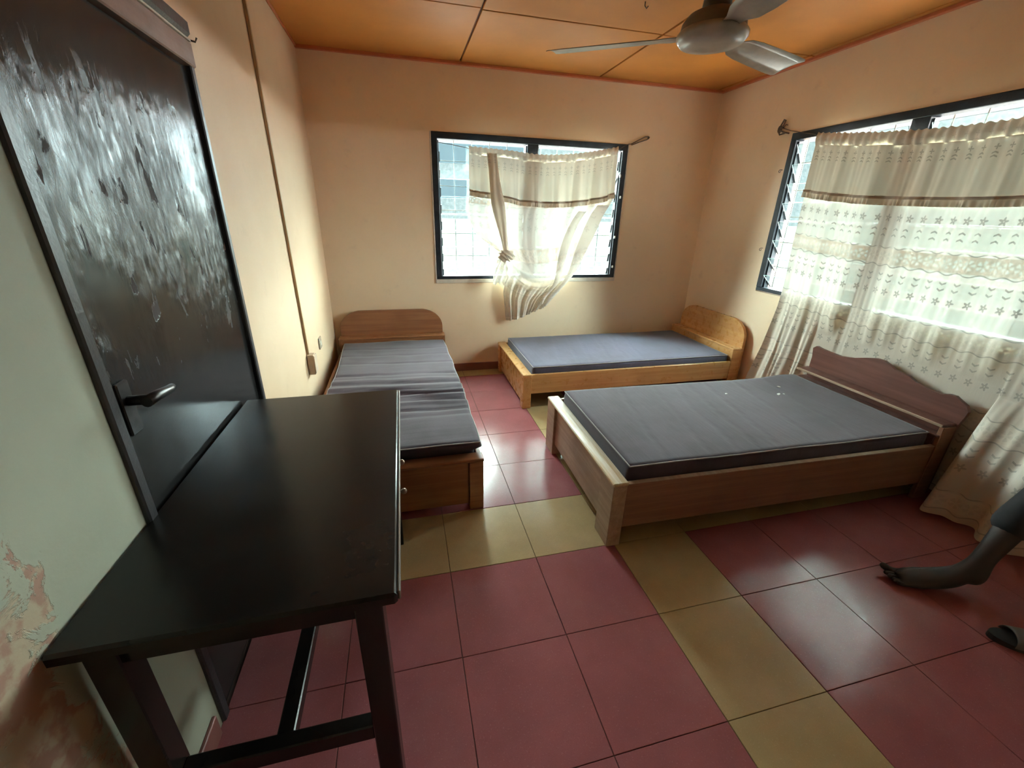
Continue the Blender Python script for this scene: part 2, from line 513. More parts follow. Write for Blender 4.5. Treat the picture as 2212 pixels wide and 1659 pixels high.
# walls with openings
DY0, DY1, DZ = 1.000, 1.928, 1.995            # door opening in the left wall
bm = bmesh.new()
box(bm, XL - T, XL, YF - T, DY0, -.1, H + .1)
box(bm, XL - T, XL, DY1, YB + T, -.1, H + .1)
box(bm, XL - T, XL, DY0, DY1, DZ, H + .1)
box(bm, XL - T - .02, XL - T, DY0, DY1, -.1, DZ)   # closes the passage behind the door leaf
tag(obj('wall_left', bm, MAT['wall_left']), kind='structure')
W1X0, W1X1, WZ0, WZ1 = .296, 2.08, .913, 2.103
bm = bmesh.new()
box(bm, XL - T, W1X0, YB, YB + T, -.1, H + .1); box(bm, W1X1, XR + T, YB, YB + T, -.1, H + .1)
box(bm, W1X0, W1X1, YB, YB + T, -.1, WZ0 - .035); box(bm, W1X0, W1X1, YB, YB + T, WZ1, H + .1)
tag(obj('wall_back', bm, MAT['wall']), kind='structure')
W2Y0, W2Y1, W2Z0, W2Z1 = 1.27, 3.085, .925, 2.115
bm = bmesh.new()
box(bm, XR, XR + T, YF - T, W2Y0, -.1, H + .1); box(bm, XR, XR + T, W2Y1, YB, -.1, H + .1)
box(bm, XR, XR + T, W2Y0, W2Y1, -.1, W2Z0 - .01); box(bm, XR, XR + T, W2Y0, W2Y1, W2Z1, H + .1)
tag(obj('wall_right', bm, MAT['wall']), kind='structure')
tag(obj('wall_front', B(XL, XR, YF - T, YF, -.1, H + .1), MAT['wall']), kind='structure')
# ceiling: slab with nailed hardboard panels
ce = tag(obj('ceiling', B(XL, XR, YF, YB, H + .014, H + .1), MAT['ceil_dark']), kind='structure')
xs = [XL, .545, 1.733, 2.915, XR]; ys = [YF, -.55, .64, 1.83, 3.03, YB]
for a, b in zip(xs, xs[1:]):
    for c, d in zip(ys, ys[1:]):
        g_ = .007; kk = .025 if a == XL else 0.; c_, d_ = c, d; c = c - (kk if c == 3.03 else 0); d = d - (kk if d == 3.03 else 0)
        o = obj('panel', B(a + (g_ if a > XL else 0), b - (g_ if b < XR else 0), c + (g_ if c > YF else 0), d - (g_ if d < YB else 0), H - random.uniform(0, .003), H + .014, .002), MAT['ceil'], ce); c, d = c_, d_
# battens round the ceiling edge
tag(obj('trim_1', B(XL, XR, YB - .03, YB, H - .022, H, .003), MAT['cornice']), kind='structure')
tag(obj('trim_2', B(XR - .03, XR, YF, YB - .03, H - .022, H, .003), MAT['cornice']), kind='structure')
tag(obj('trim_3', B(XL, XL + .012, YF, YB - .03, H - .016, H, .003), MAT['cornice']), kind='structure')
# skirting
tag(obj('baseboard_back', B(XL, XR, YB - .012, YB, 0, .08, .003), MAT['skirt']), kind='structure')
bm = bmesh.new(); box(bm, XL, XL + .012, YF, DY0 - .03, 0, .085, .003); box(bm, XL, XL + .012, DY1 + .03, YB - .012, 0, .085, .003)
tag(obj('baseboard_left', bm, MAT['skirt']), kind='structure')
tag(obj('baseboard_right', B(XR - .012, XR, YF, YB - .012, 0, .08, .003), MAT['skirt']), kind='structure')

# outside
tag(obj('ground', B(-150, 150, -150, 150, -.62, -.52), MAT['ground']), kind='structure')
tag(obj('bounce_paving', B(XR + T + .02, 6.6, -6, YB + T + .02, -.52, -.45), MAT['bounce_slab']), kind='structure')  # added pale slabs, out of view, to bounce daylight up onto the ceiling
tag(obj('bounce_paving', B(-5, 6.6, YB + T + .02, 8.0, -.52, -.45), MAT['bounce_slab']), kind='structure')


# door
dr = tag(obj('door_1', B(XL - .045, XL - .006, DY0 + .034, DY1 - .03, .006, 1.92, .003), MAT['door']), kind='structure')
obj('jamb', B(XL - .10, XL + .012, DY0, DY0 + .033, 0, 1.955, .004), MAT['jamb'], dr)
obj('jamb', B(XL - .10, XL + .010, DY1 - .029, DY1, 0, 1.955, .004), MAT['jamb'], dr)
obj('head_jamb', B(XL - .10, XL + .016, DY0 - .01, DY1, 1.922, 1.994, .004), MAT['header'], dr)
obj('architrave', B(XL, XL + .03, DY0 - .06, DY1 - .03, 1.999, 2.046, .008), MAT['jamb'], dr)
obj('plaster_edge', B(XL, XL + .02, DY0 - .03, DY1 - .01, 1.993, 1.999), MAT['plaster'], dr)
bm = bmesh.new(); tube(bm, [(XL, DY1 - .02, 2.0), (XL + .03, DY1 - .005, 1.996), (XL + .036, DY1 - .004, 2.008)], .003, 6)
obj('hook', bm, MAT['wire'], dr)
hd = obj('lock_plate', B(XL - .006, XL + .004, 1.055, 1.10, .985, 1.115, .003), MAT['blackmetal'], dr)
bm = bmesh.new()
tube(bm, [(XL + .002, 1.078, 1.068), (XL + .045, 1.078, 1.068)], .012, 12)
tube(bm, [(XL + .047, 1.062, 1.068), (XL + .05, 1.10, 1.068), (XL + .05, 1.16, 1.060), (XL + .044, 1.185, 1.057)], [.013, .013, .011, .009], 12)
obj('lever', bm, MAT['blackmetal'], hd)

# ------------------------------------------------------------------ louvre windows
def louvre_window(name, P, width, z0, z1, bays, tilts, clear_rows, bar_x, drop=0.0):
    """P(a, d, z): a along the wall, d depth outwards from the inner wall face"""
    root = bpy.data.objects.new(name, None); C.objects.link(root); tag(root, kind='structure')
    def bx(nm, a0, a1, d0, d1, zz0, zz1, mat, par=root, bev=.003):
        b = bmesh.new(); bmesh.ops.create_cube(b, size=1)
        for v in b.verts:
            v.co = Vector(((a0 + a1) / 2 + v.co.x * (a1 - a0), (d0 + d1) / 2 + v.co.y * (d1 - d0), (zz0 + zz1) / 2 + v.co.z * (zz1 - zz0)))
        if bev: bmesh.ops.bevel(b, geom=b.edges[:], offset=bev, segments=1, affect='EDGES')
        for v in b.verts: v.co = Vector(P(*v.co))
        return obj(nm, b, mat, par)
    fw = .05
    bx('frame_top', 0, width, -.006, .075, z1 - fw, z1, MAT['frame'])
    bx('frame_bottom', 0, width, -.004, .075, z0, z0 + .03, MAT['frame'])
    bx('frame_side', 0, fw, -.006, .075, z0 + .03, z1 - fw, MAT['frame'])
    bx('frame_side', width - fw, width, -.006, .075, z0 + .03, z1 - fw, MAT['frame'])
    mid = bays
    bx('mullion', mid - .05, mid + .05, -.004, .075, z0 + .03, z1 - fw, MAT['frame'])
    zb, zt = z0 + .014, z1 - fw - .03
    n = len(tilts); pitch = (zt - zb) / n; ph = pitch * 1.09
    for bi, (a0, a1) in enumerate(((fw + .012, mid - .062), (mid + .062, width - fw - .012))):
        # louvre galleries: a flat channel on either side
        for aa in (a0 - .012, a1 + .002):
            bx('louvre_channel', aa, aa + .010, .018, .06, zb - .003, zt + .02, MAT['frame'], root, .001)
        for r in range(n):
            zc = zb + pitch * (r + .5); t = tilts[r] if bi == 0 or not isinstance(tilts[r], tuple) else tilts[r]
            t = math.radians(t)
            me_o = None
            b = bmesh.new(); bmesh.ops.create_cube(b, size=1)
            for v in b.verts:
                a = (a0 + a1) / 2 + v.co.x * (a1 - a0); h_ = v.co.z * ph; th_ = v.co.y * .005
                # lower edge leans outwards
                v.co = Vector(P(a, .039 + th_ * math.cos(t) - h_ * math.sin(t), zc + h_ * math.cos(t) + th_ * math.sin(t)))
            pn = obj('pane', b, [MAT['clear'] if (bi, r) in clear_rows else MAT['glass'], MAT['gedge']], root)
            nar = sorted(pn.data.polygons, key=lambda p: p.area)
            for p in nar[:4]: p.material_index = 1
            # little metal clips holding the pane's ends
            cb = bmesh.new()
            for aa in (a0, a1):
                tmp = bmesh.new(); bmesh.ops.create_cube(tmp, size=1)
                for v in tmp.verts:
                    h_ = v.co.z * ph * .5 - ph * .2; th_ = v.co.y * .009
                    v.co = Vector(P(aa + v.co.x * .014, .039 + th_ * math.cos(t) - h_ * math.sin(t), zc + h_ * math.cos(t) + th_ * math.sin(t)))
                merge(cb, tmp)
            obj('clip', cb, MAT['bars'], pn)
    # burglar bars outside the glass
    for a in bar_x:
        b = bmesh.new(); tube(b, [P(a, .125, z0), P(a, .125, z1)], .004, 6); obj('bar', b, MAT['bars'], root)
    for k in range(1, 6):
        z = z0 + (z1 - z0) * k / 6
        b = bmesh.new(); tube(b, [P(0, .131, z), P(width, .131, z)], .004, 6); obj('bar', b, MAT['bars'], root)
    return root, bx

bars = [.04 + .158 * k for k in range(12)]
w1, bx1 = louvre_window('window_1', lambda a, d, z: (W1X0 + a, YB + d, z), W1X1 - W1X0, WZ0, WZ1, .876,
    [16, 15, 13, 12, 9, 8, 42, 6], {(0, 7), (0, 5)}, bars)
bx1('window_sill', -.01, W1X1 - W1X0 + .01, -.008, T, WZ0 - .035, WZ0, MAT['plaster'])
bx1('plaster_edge', -.014, -.001, -.005, .02, WZ0 - .03, WZ1, MAT['plaster'])
bx1('plaster_edge', W1X1 - W1X0 + .001, W1X1 - W1X0 + .012, -.005, .02, WZ0 - .03, WZ1, MAT['plaster'])
for a, z in ((1.76, 1.66), (1.745, 1.30), (1.757, 1.02), (1.735, 1.84)):
    bx1('catch', a - .012, a + .004, -.02, -.005, z - .012, z + .012, MAT['clip'], bev=.004)
w2, bx2 = louvre_window('window_2', lambda a, d, z: (XR + d, W2Y1 - a, z), W2Y1 - W2Y0, W2Z0, W2Z1, .905,
    [46, 44, 40, 33, 31, 30, 29, 28], set(), bars)
bx2('window_sill', 0, W2Y1 - W2Y0, .075, T, W2Z0 - .01, W2Z0, MAT['sill'])
for a, z in ((-.02, 1.865), (-.03, 1.27)):
    b = bmesh.new()
    tube(b, [(XR + .002, W2Y1 - a, z), (XR - .018, W2Y1 - a, z), *[(XR - .022, W2Y1 - a + .010 * math.sin(q), z + .010 * math.cos(q) - .010) for q in [0, 1, 2, 3, 4, 5]]], .0025, 6)
    obj('screw_eye', b, MAT['wire'], w2)

# ------------------------------------------------------------------ mattresses
def fold(x, c, w): 
    d = (x - c) / w
    return math.exp(-d * d)

def mattress(name, label, L, W, Th, loc, rz, mat, disp, group='thin foam mattresses'):
    root = thing(name, label, 'mattress', loc, rz, group)
    nx, ny, nz, r = 110, 56, 5, .022
    bm = bmesh.new()
    idx = {}
    def P(i, j, k):
        key = (i, j, k)
        if key in idx: return idx[key]
        x, y, z = L * i / nx, W * j / ny, Th * k / nz
        c = Vector((min(max(x, r), L - r), min(max(y, r), W - r), min(max(z, r), Th - r)))
        d = Vector((x, y, z)) - c
        p = c + d.normalized() * r if d.length > 1e-9 else Vector((x, y, z))
        dz, dy, dx = disp(p.x, p.y, p.z / Th)
        p = p + Vector((dx, dy, dz * min(1, p.z / Th * 1.2)))
        idx[key] = bm.verts.new(p)
        return idx[key]
    def quad(a, b, c, d):
        f = bm.faces.new((P(*a), P(*b), P(*c), P(*d))); f.smooth = True
    for i in range(nx):
        for j in range(ny):
            quad((i, j, nz), (i + 1, j, nz), (i + 1, j + 1, nz), (i, j + 1, nz))
            quad((i, j, 0), (i, j + 1, 0), (i + 1, j + 1, 0), (i + 1, j, 0))
        for k in range(nz):
            quad((i, 0, k), (i + 1, 0, k), (i + 1, 0, k + 1), (i, 0, k + 1))
            quad((i, ny, k), (i, ny, k + 1), (i + 1, ny, k + 1), (i + 1, ny, k))
    for j in range(ny):
        for k in range(nz):
            quad((0, j, k), (0, j, k + 1), (0, j + 1, k + 1), (0, j + 1, k))
            quad((nx, j, k), (nx, j + 1, k), (nx, j + 1, k + 1), (nx, j, k + 1))
    obj('cover', bm, mat, root)
    # piped seam round the top edge
    q = r * .29
    loop = []
    N = 60
    for t in range(N + 1): loop.append((q + (L - 2 * q) * t / N, q))
    for t in range(1, 25): loop.append((L - q, q + (W - 2 * q) * t / 24))
    for t in range(1, N + 1): loop.append((L - q - (L - 2 * q) * t / N, W - q))
    for t in range(1, 25): loop.append((q, W - q - (W - 2 * q) * t / 24))
    pts = []
    for x, y in loop:
        dz, dy, dx = disp(x, y, .97)
        pts.append((x + dx, y + dy, Th - q + dz))
    bm = bmesh.new(); tube(bm, pts, .0038, 6, False)
    obj('piping', bm, MAT['piping'], root)
    return root

# ------------------------------------------------------------------ beds
def bed(name, label, loc, rz, L, W, top, rail_h, mats, style, slat_z):
    """foot at x=0, head at x=L, near side y=0"""
    root = thing(name, label, 'bed', loc, rz, 'wooden single beds')
    long_, across, end, cap = mats
    pt = .07
    # foot end
    post_w = .14 if style == 'ogee' else .075
    obj('post', B(0, pt, 0, post_w, 0, top - .018, .003), end, root)
    obj('post', B(0, pt, W - post_w, W, 0, top - .018, .003), end, root)
    obj('foot_panel', B(.016, .046, post_w, W - post_w, .075 if style == 'ogee' else .03, top - .018, .002), end, root)
    obj('cap_rail', B(-.004, pt + .004, -.004, W + .004, top - .018, top, .005), cap, root)
    # side rails
    rt = top - (.015 if style == 'ogee' else .004)
    hx = L - .115
    sr_ = obj('side_rail', B(pt, hx, .004, .028, rt - rail_h, rt, .003), long_, root)
    if style == 'ogee': obj('worn_edge', B(pt, hx, .003, .029, rt, rt + .003, .001), MAT['ash'], sr_)
    obj('side_rail', B(pt, hx, W - .028, W - .004, rt - rail_h, rt, .003), long_, root)
    obj('ledger', B(pt, hx, .028, .05, slat_z - .045, slat_z - .018), MAT['slat'], root)
    obj('ledger', B(pt, hx, W - .05, W - .028, slat_z - .045, slat_z - .018), MAT['slat'], root)
    me = None
    ns = 11
    for k in range(ns):
        x = pt + .06 + (hx - pt - .12) * k / (ns - 1)
        if me is None:
            s_ = obj('slat', B(-.04, .04, .03, W - .03, -.018, 0, .002), MAT['slat'], root); me = s_.data
        else:
            s_ = bpy.data.objects.new('slat', me); C.objects.link(s_); s_.parent = root
        s_.location = (x, 0, slat_z)
    obj('centre_bearer', B(pt, hx, W * .5 - .02, W * .5 + .02, slat_z - .075, slat_z - .018), MAT['slat'], root)
    for x in (L * .3, L * .52, L * .78):
        obj('support_leg', B(x - .025, x + .025, W * .5 - .022, W * .5 + .022, 0, slat_z - .075, .002), MAT['slat'], root)
    # head end
    if style == 'round':
        hz, sh = .652, top + .115
        yz = [(0.012, 0.02), (0.012, sh + .012)]
        R_ = .20
        for k in range(11):
            a = PI - k / 10 * PI / 2
            yz.append((.012 + R_ * 1.0 + R_ * math.cos(a), hz - .16 + .16 * math.sin(a)))
        for k in range(11):
            a = PI / 2 - k / 10 * PI / 2
            yz.append((W - .012 - R_ + R_ * math.cos(a), hz - .16 + .16 * math.sin(a)))
        yz += [(W - .012, sh + .012), (W - .012, .02)]
        bm = prism_x(bmesh.new(), yz, L - .03, L - .004)
        obj('headboard', bm, end, root)
        obj('shelf', B(L - .128, L - .03, -.002, W + .002, sh - .016, sh, .004), cap, root)
        obj('shelf_front', B(L - .122, L - .108, .02, W - .02, slat_z - .02, sh - .016, .002), end, root)
        obj('end_panel', B(L - .125, L - .03, 0, .022, 0, sh - .016, .003), long_, root)
        obj('end_panel', B(L - .125, L - .03, W - .022, W, 0, sh - .016, .003), long_, root)
    else:
        # scrolled crest board over a little open shelf
        prof = [(2.30, .56), (2.312, .625), (2.288, .645), (2.245, .637), (2.185, .632), (2.10, .629), (2.013, .645), (1.935, .672),
                (1.87, .690), (1.82, .690), (1.775, .672), (1.745, .656), (1.70, .652), (1.66, .646), (1.62, .628), (1.575, .617), (1.525, .610),
                (1.48, .608), (1.445, .622), (1.415, .624), (1.385, .608), (1.352, .592), (1.335, .562), (1.338, .535)]
        y_ref = 1.352
        yz = [(y - y_ref, z) for y, z in prof]
        w0, w1_ = yz[-1][0], yz[0][0]
        yz += [(w0 + .02, .44), (w0 + .02, .02), (w1_ - .0, .02)]
        bm = prism_x(bmesh.new(), yz[::-1], L - .026, L - .004)
        obj('headboard', bm, across, root)
        yA, yB_ = .005, W - .045
        sh_ = obj('shelf', B(L - .124, L - .026, yA, yB_, .468, .483, .003), across, root)
        obj('front_lipping', B(L - .130, L - .124, yA, yB_, .468, .483, .002), MAT['ash'], sh_)
        obj('lower_shelf', B(L - .125, L - .026, yA, yB_, .405, .418, .003), across, root)
        obj('shelf_front', B(L - .118, L - .104, yA + .02, yB_ - .02, slat_z - .02, .405, .002), across, root)
        obj('shelf_back', B(L - .06, L - .026, yA + .05, yB_ - .05, .418, .468), across, root)
        obj('end_panel', B(L - .115, L - .026, 0, .024, 0, .468, .003), long_, root)
        obj('end_panel', B(L - .115, L - .026, W - .07, W - .046, 0, .405, .003), long_, root)
    return root

# bed 1: along the left wall, head at the back wall
bed('single_bed', 'brown wooden single bed along the left wall, partly hidden by the black desk', (.335, 1.842, 0), PI / 2, 2.13, .935, .312, .165,
    (MAT['brown'], MAT['brown_y'], MAT['brown_y'], MAT['brown_y']), 'round', .215)
bed('single_bed', 'honey-coloured wooden single bed under the back window', (.872, 3.005, 0), 0, 2.078, .95, .298, .165,
    (MAT['oak'], MAT['oak_y'], MAT['oak_end'], MAT['oak_y']), 'round', .212)
RZ3 = -.02
bed('single_bed', 'dark walnut single bed with a scrolled headboard, nearest the camera', (.862, 1.425, 0), RZ3, 2.05, 1.0, .365, .245,
    (MAT['walnut'], MAT['walnut_y'], MAT['ash'], MAT['capwood']), 'ogee', .262)
for o in C.objects:
    pass

def disp1(x, y, zt):
    dz = .006 * mnoise.noise((x * 2.2, y * 2.6, 3.)) + .003 * mnoise.noise((x * 7, y * 6, 1.))
    d = dx = 0.
    if zt > .5:
        skew = x - (y - .45) * .06
        for c, w, a in ((.43, .013, -.010), (.52, .020, .010), (.56, .011, -.014), (.63, .016, .013), (.665, .010, -.016), (.71, .018, .012),
                        (.745, .010, -.013), (.80, .018, .009), (.87, .012, -.012), (.93, .02, .006), (1.05, .012, -.009), (1.3, .010, -.006),
                        (1.5, .012, -.004), (1.68, .010, -.005), (.34, .012, -.006)):
            n_ = mnoise.noise((y * 3.2 + c * 9, c * 5, .3))
            dz += 1.5 * a * fold(skew + n_ * .022, c, w) * (.7 + .6 * mnoise.noise((y * 4, c * 11, 2.)))
    side = .012 * mnoise.noise((x * 5, zt * 2, 7.)) if y < .02 else 0
    over = max(0., min(1., (zt - .62) / .16))
    out = -(.026 + .012 * math.sin(x * 1.6 + .5)) * over * fold(y, 0, .12)
    out += (-.03 * over * fold(x, 1.15, .5)) * fold(y, .865, .2)
    return dz, side * over * .6 + out, -.035 * over * fold(x, 0, .2)

def disp2(x, y, zt):
    dz = .004 * mnoise.noise((x * 2.5, y * 2.5, 8.))
    if zt > .5:
        for k, c in enumerate((.35, .5, .62, .8, .95, 1.1)):
            dz -= .0022 * fold(x - (y - .4) * .25 + .02 * mnoise.noise((y * 4, k, 1.)), c, .008)
    return dz, 0., 0.

def disp3(x, y, zt):
    dz = .006 * mnoise.noise((x * 1.9, y * 2.2, 5.))
    dz += .016 * fold(x, 1.72, .18) * (.35 + .65 * y) - .012 * fold(x, 1.35, .3) * y
    if zt > .5:
        for k, c in enumerate((.3, .55, .7, .82, .95, 1.2, 1.45)):
            dz -= .0024 * fold(x - (y - .5) * .2 + .03 * mnoise.noise((y * 3, k * 2., 1.)), c, .009)
    return dz, .012 * mnoise.noise((x * 2.6, 2., 1.)) if y < .05 else 0., 0.

mattress('mattress', 'wrinkled grey mattress on the brown bed along the left wall', 1.92, .865, .172, (.302, 1.922, .2165), PI / 2, MAT['fabric_warm'], disp1)
mattress('mattress', 'smooth blue-grey mattress on the honey-coloured bed under the back window', 1.86, .882, .136, (.957, 3.038, .2145), 0, MAT['fabric'], disp2)
def place3(x, y, z):
    c_, s_ = math.cos(RZ3), math.sin(RZ3)
    return (.862 + x * c_ - y * s_, 1.425 + x * s_ + y * c_, z)
mattress('mattress', 'grey mattress with white paint flakes on the walnut bed nearest the camera', 1.83, .915, .158, place3(.088, .04, .2645), RZ3, MAT['fabric_warm'], disp3)

# ------------------------------------------------------------------ desk
DX0, DX1, DYA, DYB, DZT = XL + .002, -.058, .654, 1.736, .779
dk = thing('desk', 'black stained wooden desk against the left wall, in front of the door', 'desk', (0, 0, 0))
bm = B(DX0, DX1, DYA, DYB, DZT - .03, DZT, .006)
obj('top', bm, MAT['desk'], dk)
obj('edge_strip', B(DX1, DX1 + .006, DYA + .01, DYB - .004, DZT - .026, DZT - .003, .002), MAT['desk_edge'], dk)
lx0, lx1, ly0, ly1 = DX0 + .035, DX1 - .033, DYA + .02, DYB - .03
lw = .056
for x in (lx0, lx1 - lw):
    for y in (ly0, ly1 - lw):
        obj('leg', B(x, x + lw, y, y + lw, 0, DZT - .03, .003), MAT['desk'], dk)
obj('apron', B(lx0 + lw, lx1 - lw, ly0 + .012, ly0 + .034, .695, DZT - .03, .002), MAT['desk'], dk)
obj('apron', B(lx0 + lw, lx1 - lw, ly1 - .034, ly1 - .012, .60, DZT - .03, .002), MAT['desk'], dk)
obj('apron', B(lx0 + .01, lx0 + .032, ly0 + lw, ly1 - lw, .695, DZT - .03, .002), MAT['desk'], dk)
obj('stretcher', B(lx0 + lw, lx1 - lw, ly0 + .01, ly0 + .046, .285, .335, .003), MAT['desk'], dk)
obj('stretcher', B(lx0 + lw, lx1 - lw, ly1 - .046, ly1 - .01, .285, .335, .003), MAT['desk'], dk)
xm = (lx0 + lx1) / 2
obj('stretcher', B(xm - .02, xm + .02, ly0 + .046, ly1 - .046, .29, .33, .003), MAT['desk'], dk)
# drawers on the side that faces the room
obj('pedestal', B(DX1 - .34, lx1 - .018, 1.14, ly1 - lw, .42, DZT - .03, .002), MAT['desk'], dk)
for z0, z1 in ((.560, .680), (.430, .550)):
    d_ = obj('drawer', B(lx1 - .018, lx1 + .004, 1.15, ly1 - lw - .005, z0, z1, .004), MAT['desk'], dk)
    bm = bmesh.new()
    yk, zk = 1.40, (z0 + z1) / 2
    pr = [(.0, .0), (.007, .0), (.006, .018), (.011, .026), (.011, .034), (.006, .040), (0, .041)]
    lathe(bm, pr, 0, 0, 14)
    for v in bm.verts: v.co = Vector((lx1 + .004 + v.co.z, yk + v.co.x, zk + v.co.y))
    obj('knob', bm, MAT['bronze'], d_)

# ------------------------------------------------------------------ ceiling fan
FX, FY, FZ = 1.137, 1.644, 2.098
fan = thing('ceiling_fan', 'three-bladed grey ceiling fan hanging from the orange ceiling', 'fan', (FX, FY, FZ))
bm = bmesh.new(); lathe(bm, [(0, -.026), (.06, -.027), (.108, -.020), (.122, -.004), (.122, .006), (.112, .018), (0, .02)], n=40)
obj('motor_plate', bm, MAT['fan'], fan)
bm = bmesh.new(); lathe(bm, [(.112, .014), (.108, .04), (.09, .062), (.06, .075), (.04, .08), (0, .081)], n=40)
obj('motor_housing', bm, MAT['fan_dark'], fan)
bm = bmesh.new(); lathe(bm, [(0, .078), (.05, .08), (.046, .11), (.03, .165), (.018, .185), (0, .186)], n=28)
obj('lower_cup', bm, MAT['fan_dark'], fan)
bm = bmesh.new(); tube(bm, [(0, 0, .18), (0, 0, H - FZ - .07)], .011, 12)
obj('down_rod', bm, MAT['fan_dark'], fan)
bm = bmesh.new(); lathe(bm, [(0, H - FZ - .09), (.02, H - FZ - .09), (.05, H - FZ - .03), (.055, H - FZ - .001), (0, H - FZ)], n=28)
obj('ceiling_cup', bm, MAT['fan_dark'], fan)
blade_me = None
for k in range(3):
    th = 2.477 + k * 2 * PI / 3
    if blade_me is None:
        bm = bmesh.new()
        secs = [(.10, .028), (.145, .034), (.19, .052), (.25, .060), (.40, .066), (.55, .070), (.60, .068), (.612, .060)]
        rows = []
        for r_, hw in secs:
            row = []
            for s_ in (-1, -.5, 0, .5, 1):
                camber = .006 * (1 - s_ * s_)
                tilt = -.20 * (1 if r_ > .16 else .4)
                row.append(bm.verts.new((r_, s_ * hw, .006 + camber + s_ * hw * tilt + (r_ - .1) * .02)))
            rows.append(row)
        for a, b in zip(rows, rows[1:]):
            for q in range(4):
                f = bm.faces.new((a[q], a[q + 1], b[q + 1], b[q])); f.smooth = True
        b_ = obj('blade', bm, MAT['fan'], fan); blade_me = b_.data
        sm = b_.modifiers.new('sheet', 'SOLIDIFY'); sm.thickness = .002
    else:
        b_ = bpy.data.objects.new('blade', blade_me); C.objects.link(b_); b_.parent = fan
        sm = b_.modifiers.new('sheet', 'SOLIDIFY'); sm.thickness = .002
    b_.rotation_euler = (0, 0, th)
bm = bmesh.new(); tube(bm, [(1.388, 2.657, H), (1.388, 2.657, H - .02), (1.40, 2.657, H - .03), (1.408, 2.657, H - .018)], .003, 6)
tag(obj('ceiling_hook', bm, MAT['wire']), 'tiny dark hook screwed into the orange ceiling behind the fan', 'hook')

# ------------------------------------------------------------------ wall fittings
cd = thing('cable_trunking', 'thin brown cable trunking running down the left wall to a small box', 'cable trunking', (XL, 2.83, .62))
bm = bmesh.new()
b = bmesh.new(); bmesh.ops.create_cube(b, size=1)
for v in b.verts:
    k = v.co.z + .5; zz = .615 + (H - .62) * k
    v.co = Vector((XL + .0085 + v.co.x * .013, 2.838 - (zz - .615) * .0485 + v.co.y * .020, zz))
merge(bm, b)
for v in bm.verts: v.co -= Vector((XL, 2.83, .62))
obj('channel', bm, MAT['conduit'], cd)
obj('box', B(.002, .045, -.03, .035, -.137, -.005, .004), MAT['socket'], cd)
obj('loose_face_plate', B(.045, .05, -.036, .041, -.125, -.009, .002), MAT['socket'], cd)
sk = thing('wall_socket', 'cream socket plate on the left wall beside the brown bed head', 'socket', (XL, 3.27, .565))
obj('face_plate', B(.001, .010, -.043, .043, -.043, .043, .004), MAT['wall_left'], sk)
obj('insert', B(.010, .012, -.02, .02, -.018, .018, .002), MAT['plaster'], sk)

# ------------------------------------------------------------------ curtains
def sag_top1(x):      # wire and header of the small curtain
    return smooth_interp([(.35, 2.035), (.60, 2.0), (.95, 1.985), (1.24, 1.968), (1.58, 1.996), (1.95, 2.066), (2.08, 2.115), (2.27, 2.165)], x)[0]
YC1 = YB - .045
cw = thing('curtain_wire', 'rusty wire stretched across the back window to a looped end', 'wire', (0, 0, 0), 0, 'curtain wires')
bm = bmesh.new()
tube(bm, [(x, YC1 if .45 < x < 2.05 else YB - .012, sag_top1(x) - .022 if .6 < x < 1.97 else sag_top1(x) - .01) for x in [.34 + .06 * k for k in range(30)]] + [(2.10, YB - .012, 2.105)], .0026, 6)
obj('strand', bm, MAT['wire'], cw)
bm = bmesh.new()
tube(bm, [(2.10, YB - .012, 2.105), (2.17, YB - .014, 2.142), (2.235, YB - .012, 2.172), (2.27, YB - .012, 2.176), (2.276, YB - .012, 2.162), (2.255, YB - .012, 2.150), (2.19, YB - .010, 2.128), (2.11, YB - .008, 2.10)], .0042, 6)
obj('loop', bm, MAT['wire'], cw)
bm = bmesh.new(); tube(bm, [(2.268, YB + .01, 2.166), (2.268, YB - .03, 2.168)], .005, 8); obj('nail', bm, MAT['wire'], cw)

def trim1(x): return smooth_interp([(.60, 1.672), (.645, 1.662), (.85, 1.640), (1.04, 1.604), (1.39, 1.594), (1.75, 1.634), (1.97, 1.692)], x)[0]
cur1 = thing('curtain', 'short cream lace curtain knotted up over the back window', 'curtain', (0, 0, 0), 0, 'cream lace curtains')
def wavy(u, amp, f, ph=0.): return amp * math.sin(u * f + ph) + amp * .5 * math.sin(u * f * 2.3 + ph * 1.7)
def c1_x(s, t): return .600 + (1.955 + .015 * t - .600) * s
def f_head1(s, t):
    x = c1_x(s, 0); z = sag_top1(x) + .006 - .062 * t + .0035 * math.sin(s * 190) * (1 - t)
    bulge = math.sin(t * PI)
    y = YC1 - .008 - .010 * bulge + .005 * math.sin(s * 150) + .003 * math.sin(s * 61 + 1)
    return (x, y, z), (s * 1.9, t * .06)
grid_mesh('header', f_head1, 300, 6, MAT['valance_small'], cur1)
def fold1(s, t):
    a = .007 + .013 * t
    y = wavy(s * 1.36, a, 29, .6) + wavy(s * 1.36, .002, 71, 2.)
    # the bunched pleat a fifth of the way along
    y -= .030 * fold(s, .205, .022) * (.6 + .4 * t) - .018 * fold(s, .165, .018)
    return y
def f_val1(s, t):
    x = c1_x(s, t) + .012 * math.sin(s * 50) * t
    z0 = sag_top1(c1_x(s, 0)) - .054
    return (x, YC1 - .014 + fold1(s, t), z0 + (trim1(c1_x(s, 0)) - z0) * t), (s * 1.7, t * .30)
grid_mesh('valance', f_val1, 240, 20, MAT['valance_small'], cur1)
def f_trim1(s, t):
    x = c1_x(s, 1) + .012 * math.sin(s * 50)
    return (x, YC1 - .019 + fold1(s, 1) - .002 * math.sin(t * PI), trim1(c1_x(s, 0)) + .008 - .018 * t), (s, t)
grid_mesh('braid', f_trim1, 240, 3, MAT['trim'], cur1)
